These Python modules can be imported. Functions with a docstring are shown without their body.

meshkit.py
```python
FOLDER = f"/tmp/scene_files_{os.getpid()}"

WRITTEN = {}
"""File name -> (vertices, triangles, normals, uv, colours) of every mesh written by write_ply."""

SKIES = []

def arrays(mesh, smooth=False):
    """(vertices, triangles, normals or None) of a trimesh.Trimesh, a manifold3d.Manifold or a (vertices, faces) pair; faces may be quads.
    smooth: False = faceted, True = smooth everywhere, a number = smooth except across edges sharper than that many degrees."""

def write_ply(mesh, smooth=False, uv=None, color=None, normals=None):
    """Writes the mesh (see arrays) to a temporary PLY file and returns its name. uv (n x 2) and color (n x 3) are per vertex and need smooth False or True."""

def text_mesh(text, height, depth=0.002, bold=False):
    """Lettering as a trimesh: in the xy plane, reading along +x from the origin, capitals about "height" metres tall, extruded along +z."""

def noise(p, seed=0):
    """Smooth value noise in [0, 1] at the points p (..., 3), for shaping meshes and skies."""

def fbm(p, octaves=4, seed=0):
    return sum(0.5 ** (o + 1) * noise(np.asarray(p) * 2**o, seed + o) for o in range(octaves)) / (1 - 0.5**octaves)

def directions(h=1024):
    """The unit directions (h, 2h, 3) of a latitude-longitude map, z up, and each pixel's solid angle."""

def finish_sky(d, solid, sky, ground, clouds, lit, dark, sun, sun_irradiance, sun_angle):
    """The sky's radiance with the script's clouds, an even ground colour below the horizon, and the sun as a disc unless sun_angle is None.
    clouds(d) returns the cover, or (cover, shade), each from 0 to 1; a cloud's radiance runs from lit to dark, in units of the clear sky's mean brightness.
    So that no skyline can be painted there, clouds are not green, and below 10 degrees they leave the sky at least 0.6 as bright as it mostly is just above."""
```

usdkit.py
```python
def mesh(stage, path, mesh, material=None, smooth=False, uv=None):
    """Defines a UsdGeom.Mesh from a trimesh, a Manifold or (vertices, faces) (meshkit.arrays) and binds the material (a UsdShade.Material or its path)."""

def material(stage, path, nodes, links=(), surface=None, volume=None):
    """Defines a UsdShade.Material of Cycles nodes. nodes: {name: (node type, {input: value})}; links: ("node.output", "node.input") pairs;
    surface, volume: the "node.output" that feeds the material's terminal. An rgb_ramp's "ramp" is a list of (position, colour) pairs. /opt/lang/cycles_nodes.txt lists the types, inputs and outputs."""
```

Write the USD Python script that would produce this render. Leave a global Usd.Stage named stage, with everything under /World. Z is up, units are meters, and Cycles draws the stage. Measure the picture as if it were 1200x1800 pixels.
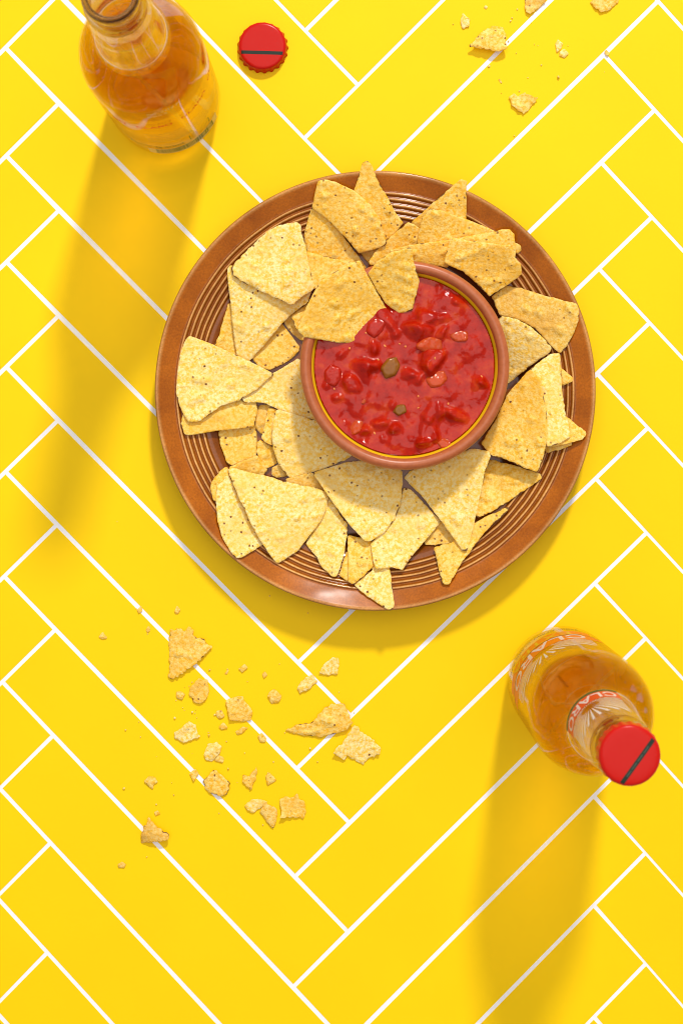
import math, random, sys
import numpy as np, trimesh, usdkit, meshkit
from pxr import Usd, UsdGeom, UsdLux, UsdShade, Gf, Sdf
from shapely.geometry import Polygon, Point, LineString, box as sbox, MultiPolygon
from shapely import contains_xy
from shapely.ops import unary_union
from scipy.spatial import Delaunay
from scipy.optimize import linprog

stage = Usd.Stage.CreateInMemory()
UsdGeom.SetStageUpAxis(stage, UsdGeom.Tokens.z)
UsdGeom.SetStageMetersPerUnit(stage, 1.0)
world = UsdGeom.Xform.Define(stage, '/World')
stage.SetDefaultPrim(world.GetPrim())
UsdGeom.Scope.Define(stage, '/World/Looks')
MM = 0.001

# ------------------------------------------------------------------ camera
# the photograph (1200 x 1800) shows the tabletop from straight above at 3.1 px per mm; the camera stands over pixel (607, 775)
S = 3.1
CAMH = 970.0
NX, NY = (607 - 600) / S, (900 - 775) / S
cam = UsdGeom.Camera.Define(stage, '/World/camera')
cam.AddTranslateOp().Set(Gf.Vec3d(NX * MM, NY * MM, CAMH * MM))
WIDTH = 1200 / S
cam.CreateHorizontalApertureAttr(24.0)
cam.CreateVerticalApertureAttr(36.0)
cam.CreateFocalLengthAttr(24.0 * CAMH / WIDTH)
cam.CreateHorizontalApertureOffsetAttr(-NX / WIDTH * 24.0)
cam.CreateVerticalApertureOffsetAttr(-NY / WIDTH * 24.0)
cam.CreateFStopAttr(16.0)
cam.CreateFocusDistanceAttr((CAMH - 20) * MM)
cam.CreateClippingRangeAttr(Gf.Vec2f(0.02, 100.0))
cam.CreateExposureAttr(0.0)

# ------------------------------------------------------------------ light: one small studio lamp, one soft panel, pale studio surround
def aim(light, pos, target):
    p, t = np.array(pos, float), np.array(target, float)
    z = (p - t) / np.linalg.norm(p - t)
    x = np.cross([0, 0, 1.0], z); x /= np.linalg.norm(x)
    y = np.cross(z, x)
    m = Gf.Matrix4d(*x, 0, *y, 0, *z, 0, *p, 1)
    UsdGeom.Xformable(light.GetPrim()).AddTransformOp().Set(m)

AZ, EL, DIST = 10.5, 43.5, 3.2
tgt = np.array([0.02, 0.04, 0.0])
key = UsdLux.DiskLight.Define(stage, '/World/studio_lamp')
kd = np.array([math.cos(math.radians(EL)) * math.sin(math.radians(AZ)), math.cos(math.radians(EL)) * math.cos(math.radians(AZ)), math.sin(math.radians(EL))])
aim(key, tgt + kd * DIST, tgt)
key.CreateRadiusAttr(0.15)
key.CreateIntensityAttr(KEY_I := 372.0)
key.CreateColorAttr(Gf.Vec3f(1.0, 0.965, 0.90))
soft = UsdLux.RectLight.Define(stage, '/World/soft_panel')
aim(soft, (0.05, 0.30, 2.1), (0, 0, 0))
soft.CreateWidthAttr(1.8); soft.CreateHeightAttr(1.8)
soft.CreateIntensityAttr(1.8)
soft.CreateColorAttr(Gf.Vec3f(1.0, 0.975, 0.94))
dome = UsdLux.DomeLight.Define(stage, '/World/studio_surround')
sm = usdkit.material(stage, '/World/Looks/studio_surround', {'b': ('background_shader', {'color': (1.0, 0.985, 0.965), 'strength': 0.42})}, surface='b.background')
UsdShade.MaterialBindingAPI.Apply(dome.GetPrim()).Bind(sm)

# ------------------------------------------------------------------ helpers
used = {}
def numbered(parent, name):
    k = (parent, name)
    n = used.get(k, 0); used[k] = n + 1
    return f'{parent}/{name}' if n == 0 else f'{parent}/{name}_{n:03d}'

def tag(p, label=None, cat=None, group=None, kind=None):
    for k, v in (('label', label), ('category', cat), ('group', group), ('kind', kind)):
        if v: p.SetCustomDataByKey(k, v)
    return p

def thing(name, label, cat, loc=(0, 0, 0), group=None, kind=None):
    x = UsdGeom.Xform.Define(stage, numbered('/World', name))
    x.AddTranslateOp().Set(Gf.Vec3d(*[c * MM for c in loc]))
    return tag(x.GetPrim(), label, cat, group, kind)

def obj(name, mesh, mat, parent=None, smooth=False, label=None, primvars=None):
    """one mesh prim; mesh in millimetres"""
    path = numbered(str(parent.GetPath()) if parent else '/World', name)
    if isinstance(mesh, trimesh.Trimesh): mesh = (np.array(mesh.vertices), np.array(mesh.faces))
    v, f = mesh
    m = usdkit.mesh(stage, path, (np.asarray(v, float) * MM, f), M[mat], smooth=smooth)
    for k, a in (primvars or {}).items():
        a = np.asarray(a, np.float32)
        t = Sdf.ValueTypeNames.FloatArray if a.ndim == 1 else Sdf.ValueTypeNames.Color3fArray
        UsdGeom.PrimvarsAPI(m).CreatePrimvar(k, t, 'vertex').Set(a)
    p = m.GetPrim()
    if label: p.SetCustomDataByKey('label', label)
    return p

def px(x, y, z=0.0):
    """the point of the world (mm) at height z that stands at the photograph's pixel"""
    X, Y = (x - 600) / S, (900 - y) / S
    s = (CAMH - z) / CAMH
    return NX + (X - NX) * s, NY + (Y - NY) * s

def lathe(profile, seg=128, closed=False):
    """profile (r, z) from bottom to top on the outside; r = 0 at the ends makes poles"""
    pr = np.array(profile, float); n = len(pr)
    a = np.arange(seg) / seg * 2 * np.pi
    v = np.stack([pr[:, None, 0] * np.cos(a), pr[:, None, 0] * np.sin(a), np.repeat(pr[:, None, 1], seg, 1)], -1).reshape(-1, 3)
    f = []
    j = np.arange(seg); j2 = (j + 1) % seg
    for i in range(n if closed else n - 1):
        i2 = (i + 1) % n
        A, B, C, D = i * seg + j, i * seg + j2, i2 * seg + j2, i2 * seg + j
        if pr[i, 0] > 1e-9: f.append(np.stack([A, B, C], 1))
        if pr[i2, 0] > 1e-9: f.append(np.stack([A, C, D], 1))
    f = np.vstack(f)
    ring = np.repeat(np.arange(n), seg)
    pole = {i: i * seg for i in range(n) if pr[i, 0] <= 1e-9}
    for i, r in pole.items():
        lo, hi = i * seg, (i + 1) * seg
        f[(f >= lo) & (f < hi)] = r
    return v, f, ring

def prune(v, f, *extra):
    u, inv = np.unique(f, return_inverse=True)
    return (v[u], inv.reshape(f.shape)) + tuple(e[u] for e in extra)

def smoothcurve(pts, n=8):
    from scipy.interpolate import PchipInterpolator
    p = np.array(pts, float); d = np.r_[0, np.cumsum(np.hypot(*np.diff(p, axis=0).T))]
    t = np.linspace(0, d[-1], n * len(p))
    return np.stack([PchipInterpolator(d, p[:, k])(t) for k in (0, 1)], 1)

# ------------------------------------------------------------------ materials
M = {}
def mat(name, nodes, links=(), surface='p.BSDF', volume=None):
    M[name] = usdkit.material(stage, '/World/Looks/' + name, nodes, links, surface=surface, volume=volume)

def simple(name, color, rough=0.5, **kw):
    mat(name, {'p': ('principled_bsdf', {'base_color': color, 'roughness': rough, **kw})})

mat('tile_yellow', {
    'g': ('geometry', {}), 'oi': ('object_info', {}),
    'n': ('noise_texture', {'scale': 14.0, 'detail': 3.0}),
    'r': ('rgb_ramp', {'ramp': [(0.3, (0.93, 0.580, 0.0004)), (0.7, (0.95, 0.605, 0.0005))]}),
    'n2': ('noise_texture', {'scale': 2200.0, 'detail': 1.0}),
    'b': ('bump', {'strength': 0.12, 'distance': 0.0002}),
    'p': ('principled_bsdf', {'roughness': 0.50, 'specular_ior_level': 0.13})},
    [('g.position', 'n.vector'), ('n.fac', 'r.fac'), ('r.color', 'p.base_color'), ('g.position', 'n2.vector'), ('n2.fac', 'b.height'), ('b.normal', 'p.normal')])
mat('grout_white', {
    'g': ('geometry', {}), 'n': ('noise_texture', {'scale': 500.0, 'detail': 3.0}),
    'r': ('rgb_ramp', {'ramp': [(0.3, (0.85, 0.82, 0.85)), (0.7, (0.90, 0.87, 0.90))]}),
    'p': ('principled_bsdf', {'roughness': 0.55, 'specular_ior_level': 0.3})},
    [('g.position', 'n.vector'), ('n.fac', 'r.fac'), ('r.color', 'p.base_color')])

# corn chip: cream and yellow flecks, brown specks, toasted edges (primvar burn)
def chipmat(name, cream, yellow, toast):
    mat(name, {
        'g': ('geometry', {}), 'oi': ('object_info', {}),
        'off': ('vector_math', {'math_type': 'scale', 'vector1': (0.7, 1.3, 0.4)}),
        'v': ('vector_math', {'math_type': 'add'}),
        'n1': ('noise_texture', {'scale': 520.0, 'detail': 4.0, 'roughness': 0.7}),
        'r1': ('rgb_ramp', {'ramp': [(0.40, yellow), (0.50, tuple(0.5 * (a + b) for a, b in zip(cream, yellow))), (0.59, cream)]}),
        'n2': ('noise_texture', {'scale': 60.0, 'detail': 2.0}),
        'r2': ('rgb_ramp', {'ramp': [(0.42, (0, 0, 0)), (0.68, (0.55, 0.55, 0.55))]}),
        'm1': ('mix_color', {'blend_type': 'mix', 'b': toast}),
        'vo': ('voronoi_texture', {'scale': 310.0, 'randomness': 1.0}),
        'wob': ('noise_texture', {'scale': 900.0, 'detail': 2.0}),
        'wobd': ('math', {'math_type': 'multiply_add', 'value2': 0.34}),
        'lt': ('map_range', {'range_type': 'smoothstep', 'from_min': 0.31, 'from_max': 0.42, 'to_min': 1.0, 'to_max': 0.0, 'clamp': True}),
        'sc': ('separate_color', {}),
        'gt': ('math', {'math_type': 'greater_than', 'value2': 0.55}),
        'spot': ('math', {'math_type': 'multiply'}),
        'n4': ('noise_texture', {'scale': 45.0, 'detail': 1.0}),
        'n4r': ('map_range', {'range_type': 'smoothstep', 'from_min': 0.40, 'from_max': 0.62, 'to_min': 0.10, 'to_max': 1.0, 'clamp': True}),
        'spot2': ('math', {'math_type': 'multiply'}),
        'm2': ('mix_color', {'blend_type': 'mix', 'b': (0.20, 0.070, 0.014)}),
        'at': ('attribute', {'attribute': 'burn'}),
        'n3': ('noise_texture', {'scale': 420.0, 'detail': 2.0}),
        'bm': ('math', {'math_type': 'multiply'}),
        'br': ('map_range', {'range_type': 'smoothstep', 'from_min': 0.27, 'from_max': 0.44, 'to_min': 0.0, 'to_max': 0.90, 'clamp': True}),
        'm3': ('mix_color', {'blend_type': 'mix', 'b': (0.10, 0.030, 0.008)}),
        'nb': ('noise_texture', {'scale': 800.0, 'detail': 4.0, 'roughness': 0.6}),
        'b': ('bump', {'strength': 0.55, 'distance': 0.0010}),
        'p': ('principled_bsdf', {'roughness': 0.55, 'specular_ior_level': 0.35, 'subsurface_weight': 0.08, 'subsurface_scale': 0.0012, 'subsurface_radius': (1.0, 0.6, 0.2)})},
        [('oi.random', 'off.scale'), ('g.position', 'v.vector1'), ('off.vector', 'v.vector2'),
         ('v.vector', 'n1.vector'), ('n1.fac', 'r1.fac'), ('v.vector', 'n2.vector'), ('n2.fac', 'r2.fac'),
         ('r2.color', 'm1.fac'), ('r1.color', 'm1.a'), ('v.vector', 'vo.vector'), ('v.vector', 'wob.vector'), ('wob.fac', 'wobd.value1'), ('vo.distance', 'wobd.value3'), ('wobd.value', 'lt.value'), ('vo.color', 'sc.color'),
         ('sc.r', 'gt.value1'), ('gt.value', 'spot.value1'), ('lt.result', 'spot.value2'),
         ('v.vector', 'n4.vector'), ('n4.fac', 'n4r.value'), ('spot.value', 'spot2.value1'), ('n4r.result', 'spot2.value2'),
         ('spot2.value', 'm2.fac'), ('m1.result', 'm2.a'),
         ('v.vector', 'n3.vector'), ('at.fac', 'bm.value1'), ('n3.fac', 'bm.value2'), ('bm.value', 'br.value'), ('br.result', 'm3.fac'), ('m2.result', 'm3.a'),
         ('m3.result', 'p.base_color'), ('v.vector', 'nb.vector'), ('nb.fac', 'b.height'), ('b.normal', 'p.normal')])
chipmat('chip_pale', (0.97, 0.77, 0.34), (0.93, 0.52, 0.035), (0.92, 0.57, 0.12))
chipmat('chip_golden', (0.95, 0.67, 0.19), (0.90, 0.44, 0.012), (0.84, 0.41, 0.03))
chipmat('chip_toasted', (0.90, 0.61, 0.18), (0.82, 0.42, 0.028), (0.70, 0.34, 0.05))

mat('plate_glaze', {
    'g': ('geometry', {}), 'at': ('attribute', {'attribute': 'glaze'}),
    'n': ('noise_texture', {'scale': 900.0, 'detail': 3.0, 'roughness': 0.7}),
    'n2': ('noise_texture', {'scale': 45.0, 'detail': 3.0}),
    'r': ('rgb_ramp', {'ramp': [(0.3, (0.72, 0.70, 0.66)), (0.75, (1.12, 1.12, 1.15))]}),
    'r2': ('rgb_ramp', {'ramp': [(0.3, (0.74, 0.68, 0.62)), (0.7, (1.15, 1.18, 1.2))]}),
    'm': ('mix_color', {'blend_type': 'multiply', 'fac': 1.0, 'use_clamp': False}),
    'm2': ('mix_color', {'blend_type': 'multiply', 'fac': 1.0, 'use_clamp': False}),
    'b': ('bump', {'strength': 0.06, 'distance': 0.001}),
    'p': ('principled_bsdf', {'roughness': 0.16, 'specular_ior_level': 0.36})},
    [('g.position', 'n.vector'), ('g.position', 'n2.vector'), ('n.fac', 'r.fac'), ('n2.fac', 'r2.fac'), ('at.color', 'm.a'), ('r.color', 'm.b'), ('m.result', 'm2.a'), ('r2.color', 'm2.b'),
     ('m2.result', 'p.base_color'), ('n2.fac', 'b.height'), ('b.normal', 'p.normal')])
mat('terracotta', {
    'g': ('geometry', {}), 'n': ('noise_texture', {'scale': 350.0, 'detail': 4.0, 'roughness': 0.65}),
    'sx': ('mapping', {'scale': (1, 1, 30)}), 'n2': ('noise_texture', {'scale': 60.0, 'detail': 3.0}),
    'r': ('rgb_ramp', {'ramp': [(0.3, (0.38, 0.092, 0.026)), (0.7, (0.47, 0.125, 0.040))]}),
    'b': ('bump', {'strength': 0.10, 'distance': 0.0005}),
    'p': ('principled_bsdf', {'roughness': 0.36, 'specular_ior_level': 0.45})},
    [('g.position', 'n.vector'), ('n.fac', 'r.fac'), ('r.color', 'p.base_color'), ('g.position', 'sx.vector'), ('sx.vector', 'n2.vector'), ('n2.fac', 'b.height'), ('b.normal', 'p.normal')])
simple('glaze_yellow', (0.88, 0.55, 0.010), 0.15, specular_ior_level=0.5)
mat('salsa_red', {
    'g': ('geometry', {}), 'n': ('noise_texture', {'scale': 130.0, 'detail': 4.0, 'roughness': 0.6}),
    'r': ('rgb_ramp', {'ramp': [(0.30, (0.32, 0.005, 0.001)), (0.54, (0.44, 0.013, 0.002)), (0.80, (0.58, 0.060, 0.005))]}),
    'n2': ('noise_texture', {'scale': 420.0, 'detail': 3.0}), 'b': ('bump', {'strength': 0.22, 'distance': 0.0013}),
    'p': ('principled_bsdf', {'roughness': 0.09, 'specular_ior_level': 0.27, 'subsurface_weight': 0.14, 'subsurface_scale': 0.002, 'subsurface_radius': (1.0, 0.10, 0.04)})},
    [('g.position', 'n.vector'), ('n.fac', 'r.fac'), ('r.color', 'p.base_color'), ('g.position', 'n2.vector'), ('n2.fac', 'b.height'), ('b.normal', 'p.normal')])
simple('tomato_chunk', (0.50, 0.014, 0.004), 0.16, specular_ior_level=0.28, subsurface_weight=0.5, subsurface_scale=0.003, subsurface_radius=(1.0, 0.2, 0.08))
simple('tomato_pale', (0.62, 0.060, 0.010), 0.16, specular_ior_level=0.28, subsurface_weight=0.4, subsurface_scale=0.003, subsurface_radius=(1.0, 0.25, 0.1))
simple('pepper_olive', (0.25, 0.080, 0.005), 0.16, specular_ior_level=0.28, subsurface_weight=0.4, subsurface_scale=0.002, subsurface_radius=(1.0, 0.6, 0.1))
simple('cap_red', (0.52, 0.008, 0.004), 0.26, specular_ior_level=0.16)
simple('tomato_seed', (0.72, 0.24, 0.045), 0.2, specular_ior_level=0.35)
simple('cap_stripe', (0.014, 0.026, 0.017), 0.4, specular_ior_level=0.2)
simple('cap_marks', (0.05, 0.09, 0.065), 0.4)
simple('cap_liner', (0.75, 0.74, 0.70), 0.4)
mat('lip_glass', {'p': ('glass_bsdf', {'color': (0.80, 0.73, 0.62), 'roughness': 0.0, 'IOR': 1.5})}, surface='p.BSDF')
# the bottle's wall is a thin pane: light passes straight, the slanting view goes through more glass, and it mirrors by its angle
mat('bottle_glass', {
    'lw': ('layer_weight', {'blend': 0.5}), 'pw': ('math', {'math_type': 'power', 'value2': 5.0}),
    'fr': ('math', {'math_type': 'multiply_add', 'value2': 0.32, 'value3': 0.018}),
    'r': ('rgb_ramp', {'ramp': [(0.0, (0.995, 0.985, 0.96)), (0.7, (0.99, 0.975, 0.94)), (0.93, (0.96, 0.90, 0.76)), (1.0, (0.80, 0.66, 0.42))]}),
    't': ('transparent_bsdf', {}), 'g': ('glossy_bsdf', {'color': (1, 1, 1), 'roughness': 0.02}), 'm': ('mix_closure', {})},
    [('lw.facing', 'pw.value1'), ('pw.value', 'fr.value1'), ('lw.facing', 'r.fac'), ('r.color', 't.color'), ('fr.value', 'm.fac'), ('t.BSDF', 'm.closure1'), ('g.BSDF', 'm.closure2')], surface='m.closure')
mat('amber_drink', {'p': ('glass_bsdf', {'color': (1, 1, 1), 'roughness': 0.0, 'IOR': 1.34}),
                    't': ('transparent_bsdf', {'color': (1, 1, 1)}), 'm': ('mix_closure', {'fac': 0.32}),
                    'a': ('absorption_volume', {'color': (0.915, 0.74, 0.004), 'density': 30.0})},
    [('p.BSDF', 'm.closure1'), ('t.BSDF', 'm.closure2')], surface='m.closure', volume='a.volume')
mat('neck_glass', {'p': ('glass_bsdf', {'color': (0.97, 0.95, 0.91), 'roughness': 0.0, 'IOR': 1.5}), 't': ('transparent_bsdf', {'color': (0.985, 0.975, 0.95)}), 'm': ('mix_closure', {'fac': 0.5})},
    [('p.BSDF', 'm.closure1'), ('t.BSDF', 'm.closure2')], surface='m.closure')
def ink(name, color):
    # screen printed ink is thin: some light comes through it
    mat(name, {'p': ('principled_bsdf', {'base_color': color, 'roughness': 0.4}), 'tl': ('translucent_bsdf', {'color': color}), 't': ('transparent_bsdf', {'color': (1, 1, 1)}),
               'm': ('mix_closure', {'fac': 0.25}), 'm2': ('mix_closure', {'fac': 0.08})},
        [('p.BSDF', 'm.closure1'), ('tl.BSDF', 'm.closure2'), ('m.closure', 'm2.closure1'), ('t.BSDF', 'm2.closure2')], surface='m2.closure')
ink('ink_orange', (0.95, 0.24, 0.006))
ink('ink_red_orange', (0.80, 0.085, 0.014))
ink('ink_white', (0.86, 0.82, 0.80))
ink('ink_yellow', (0.88, 0.60, 0.02))
ink('ink_green', (0.035, 0.11, 0.03))
ink('ink_pale_panel', (0.80, 0.66, 0.30))
ink('ink_grey', (0.40, 0.30, 0.10))

# ------------------------------------------------------------------ the setting: a table of long yellow tiles laid in herringbone with white grout
BETA = 5.6
WC = np.array([[620.146, 926.046], [559.629, 3.965], [-9.65, 825.787], [-2.11, 3.425], [1.452, 2.271], [-0.312, 8.203], [-4.95, 3.781], [0.481, 4.448], [8.982, 1.0], [-0.707, 16.311]])
def laid(q):
    """the setting-out of the tiles, in mm on the table (a hand-laid grid, very slightly uneven)"""
    q = np.atleast_2d(np.array(q, float))
    x = (q[:, 0] - 5.6) / 6; y = (q[:, 1] - 8) / 9
    lim = lambda t, a: np.clip(t, -a, a)
    X, Y = lim(x, 1.5), lim(y, 1.5)
    B = np.stack([np.ones_like(x), x, y, X * X, X * Y, Y * Y, X**3, X * X * Y, X * Y * Y, Y**3], 1)
    p = B @ WC
    return np.stack([(p[:, 0] - 600) / S, (900 - p[:, 1]) / S], 1)

table = UsdGeom.Xform.Define(stage, '/World/tabletop').GetPrim()
tag(table, 'tabletop of long yellow herringbone tiles with white grout lines', 'tabletop', kind='structure')
gb = trimesh.creation.box((1500, 1700, 12)); gb.apply_translation((0, 0, -6.2))
obj('grout', gb, 'grout_white', table)
GROUT = 2.35
for i in range(-2, 2):
    for k in range(-9, 21):
        for kind in (0, 1):
            ox, oy = 2 * BETA * i, 0
            c = ([(0, 2 * k), (-1, 2 * k + 1), (BETA - 1, 2 * k + 1 + BETA), (BETA, 2 * k + BETA)] if kind == 0 else
                 [(BETA - 1, 2 * k + 1 + BETA), (BETA, 2 * k + 2 + BETA), (2 * BETA, 2 * k + 2), (2 * BETA - 1, 2 * k + 1)])
            q = laid([(a + ox, b + oy) for a, b in c])
            ctr = q.mean(0)
            if abs(ctr[0]) > 360 or abs(ctr[1]) > 430: continue
            pg = Polygon(q).buffer(-GROUT / 2, join_style=2)
            if pg.is_empty: continue
            e = np.array(pg.exterior.coords)[:-1]
            if Polygon(e).exterior.is_ccw is False: e = e[::-1]
            inner = np.array(Polygon(e).buffer(-0.12, join_style=2).exterior.coords)[:-1]
            if len(inner) != 4 or len(e) != 4: continue
            if Polygon(inner).exterior.is_ccw is False: inner = inner[::-1]
            s = np.argmin(((inner - e[0])**2).sum(1)); inner = np.roll(inner, -s, 0)
            v = np.vstack([np.c_[e, np.full(4, -0.6)], np.c_[e, np.full(4, -0.06)], np.c_[inner, np.zeros(4)]])
            f = [(8, 9, 10), (8, 10, 11)]
            for lev in (0, 4):
                for a in range(4):
                    b = (a + 1) % 4
                    f += [(lev + a, lev + b, lev + 4 + b), (lev + a, lev + 4 + b, lev + 4 + a)]
            obj('tile', (v, np.array(f)), 'tile_yellow', table)

# ------------------------------------------------------------------ plate
PCX, PCY = px(659.5, 686.5, 24)
def plate_profile():
    top = []          # (r, z, colour)
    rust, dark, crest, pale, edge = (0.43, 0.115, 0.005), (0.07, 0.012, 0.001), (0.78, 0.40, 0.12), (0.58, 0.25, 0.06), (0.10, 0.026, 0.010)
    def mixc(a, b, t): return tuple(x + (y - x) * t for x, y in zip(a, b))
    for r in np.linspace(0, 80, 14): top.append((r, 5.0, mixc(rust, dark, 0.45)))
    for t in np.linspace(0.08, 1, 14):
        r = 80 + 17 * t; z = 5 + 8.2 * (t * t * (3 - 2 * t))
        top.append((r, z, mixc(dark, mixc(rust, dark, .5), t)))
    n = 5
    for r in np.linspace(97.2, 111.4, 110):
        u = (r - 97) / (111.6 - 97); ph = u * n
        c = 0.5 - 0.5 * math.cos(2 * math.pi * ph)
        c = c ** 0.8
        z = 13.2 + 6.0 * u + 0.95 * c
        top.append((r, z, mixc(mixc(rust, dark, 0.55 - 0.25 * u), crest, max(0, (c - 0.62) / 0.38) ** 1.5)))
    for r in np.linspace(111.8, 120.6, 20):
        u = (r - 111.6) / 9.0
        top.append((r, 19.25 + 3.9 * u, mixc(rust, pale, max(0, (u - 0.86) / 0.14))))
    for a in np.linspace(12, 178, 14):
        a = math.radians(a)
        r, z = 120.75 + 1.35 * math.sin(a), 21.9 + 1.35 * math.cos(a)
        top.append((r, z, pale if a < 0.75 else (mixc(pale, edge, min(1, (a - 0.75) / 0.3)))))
    under = [(119.5, 20.3), (111, 16.3), (99, 10.5), (90, 5.2), (84, 2.2), (76, 1.4), (74, 0.25), (70, 0.25), (68, 1.6), (0, 1.6)]
    for r, z in smoothcurve(under, 5): top.append((max(r, 0), z, mixc(rust, dark, .5)))
    top[-1] = (0.0, top[-1][1], top[-1][2])
    return top
pp = plate_profile()[::-1]
v, f, ring = lathe([(a[0], a[1]) for a in pp], 288)
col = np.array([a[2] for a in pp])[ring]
v, f, col = prune(v, f, col)
wob = meshkit.fbm(v * 0.06, 3, 21) - 0.5; wob2 = meshkit.fbm(v * 0.05, 3, 33) - 0.5
mid = np.clip(1 - np.abs(np.hypot(v[:, 0], v[:, 1]) - 103) / 17, 0, 1)[:, None]
v[:, :2] *= 1 + mid * wob[:, None] * 0.012; v[:, 2] += wob2 * 0.35 * (v[:, 2] > 3)
plate = thing('dinner_plate', 'round brown glazed plate with ringed ridges, holding the chips and salsa bowl', 'plate', (PCX, PCY, 0))
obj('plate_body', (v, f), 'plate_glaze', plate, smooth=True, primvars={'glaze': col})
PTOP = np.array([(a[0], a[1]) for a in plate_profile()[:158]])
def plate_z(r): return np.where(r < 121.5, np.interp(r, PTOP[:, 0], PTOP[:, 1]), 0.0)

# ------------------------------------------------------------------ salsa bowl
BTOP = 40.0
BCX, BCY = px(711, 642, BTOP - 3)
BR = 184 / S * (CAMH - BTOP + 3) / CAMH
bz0 = 5.4
outer = smoothcurve([(0, bz0 + 1), (30, bz0 + 1), (33, bz0), (37, bz0), (40, bz0 + 1.5), (46, bz0 + 8), (50.2, bz0 + 16), (52.8, bz0 + 23), (54.0, BTOP - 7.8)], 6)
rim = [(BR - 3.1 + 3.1 * math.cos(a), BTOP - 3.6 + 3.6 * math.sin(a)) for a in np.linspace(-1.15, math.pi * 0.93, 22)]
inner = smoothcurve([(BR - 6.3, BTOP - 4.0), (BR - 7.5, BTOP - 7), (BR - 9.4, BTOP - 12), (42, 20), (32, 12.5), (18, 10), (0, 9.5)], 6)
bowl = thing('salsa_bowl', 'round terracotta dip bowl with yellow glazed inside standing on the plate', 'bowl', (BCX, BCY, 0))
op = [tuple(p) for p in outer] + rim
v, f, ring = lathe(op + [(BR - 6.3, BTOP - 4.3), (BR - 6.2, BTOP - 8)], 192); v, f = prune(v, f)
obj('bowl_body', (v, f), 'terracotta', bowl, smooth=40)
ip = [(BR - 5.9, BTOP - 2.9)] + [tuple(p) for p in inner]; ip[-1] = (0.0, ip[-1][1])
v, f, ring = lathe(ip, 192); v, f = prune(v, f)
obj('glazed_inside', (v, f), 'glaze_yellow', bowl, smooth=True)

# ------------------------------------------------------------------ salsa
SZ = BTOP - 6.8
RS = BR - 7.7
rng = np.random.default_rng(11)
def convex(n, r, asp=1.0):
    a = np.sort(rng.uniform(0, 2 * np.pi, n)); rr = r * rng.uniform(0.75, 1.15, n)
    return np.stack([rr * np.cos(a), rr * asp * np.sin(a)], 1)
def sd_poly(P, poly):
    """signed distance (inside positive), smooth-cornered, of convex polygon"""
    d = np.full(len(P), 30.0)
    c = poly.mean(0)
    for i in range(len(poly)):
        a, b = poly[i], poly[(i + 1) % len(poly)]
        n = np.array([a[1] - b[1], b[0] - a[0]]); ln = np.linalg.norm(n)
        if ln < 1e-6: continue
        n /= ln
        if np.dot(c - a, n) < 0: n = -n
        dd = (P - a) @ n
        k = 2.6; h = np.clip(0.5 + 0.5 * (dd - d) / k, 0, 1)
        d = dd * (1 - h) + d * h - k * h * (1 - h)
    return d
lumps = []
for _ in range(88):
    r = RS * math.sqrt(rng.uniform(0, 0.97)); a = rng.uniform(0, 2 * np.pi)
    size = rng.uniform(3.6, 11.0)
    lumps.append((np.array([r * math.cos(a), r * math.sin(a)]), convex(rng.integers(5, 8), size, rng.uniform(0.55, 1.0)), rng.uniform(0.5, 3.6), rng.normal(0, 0.32, 2), rng.uniform(0, 6.28)))
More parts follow.
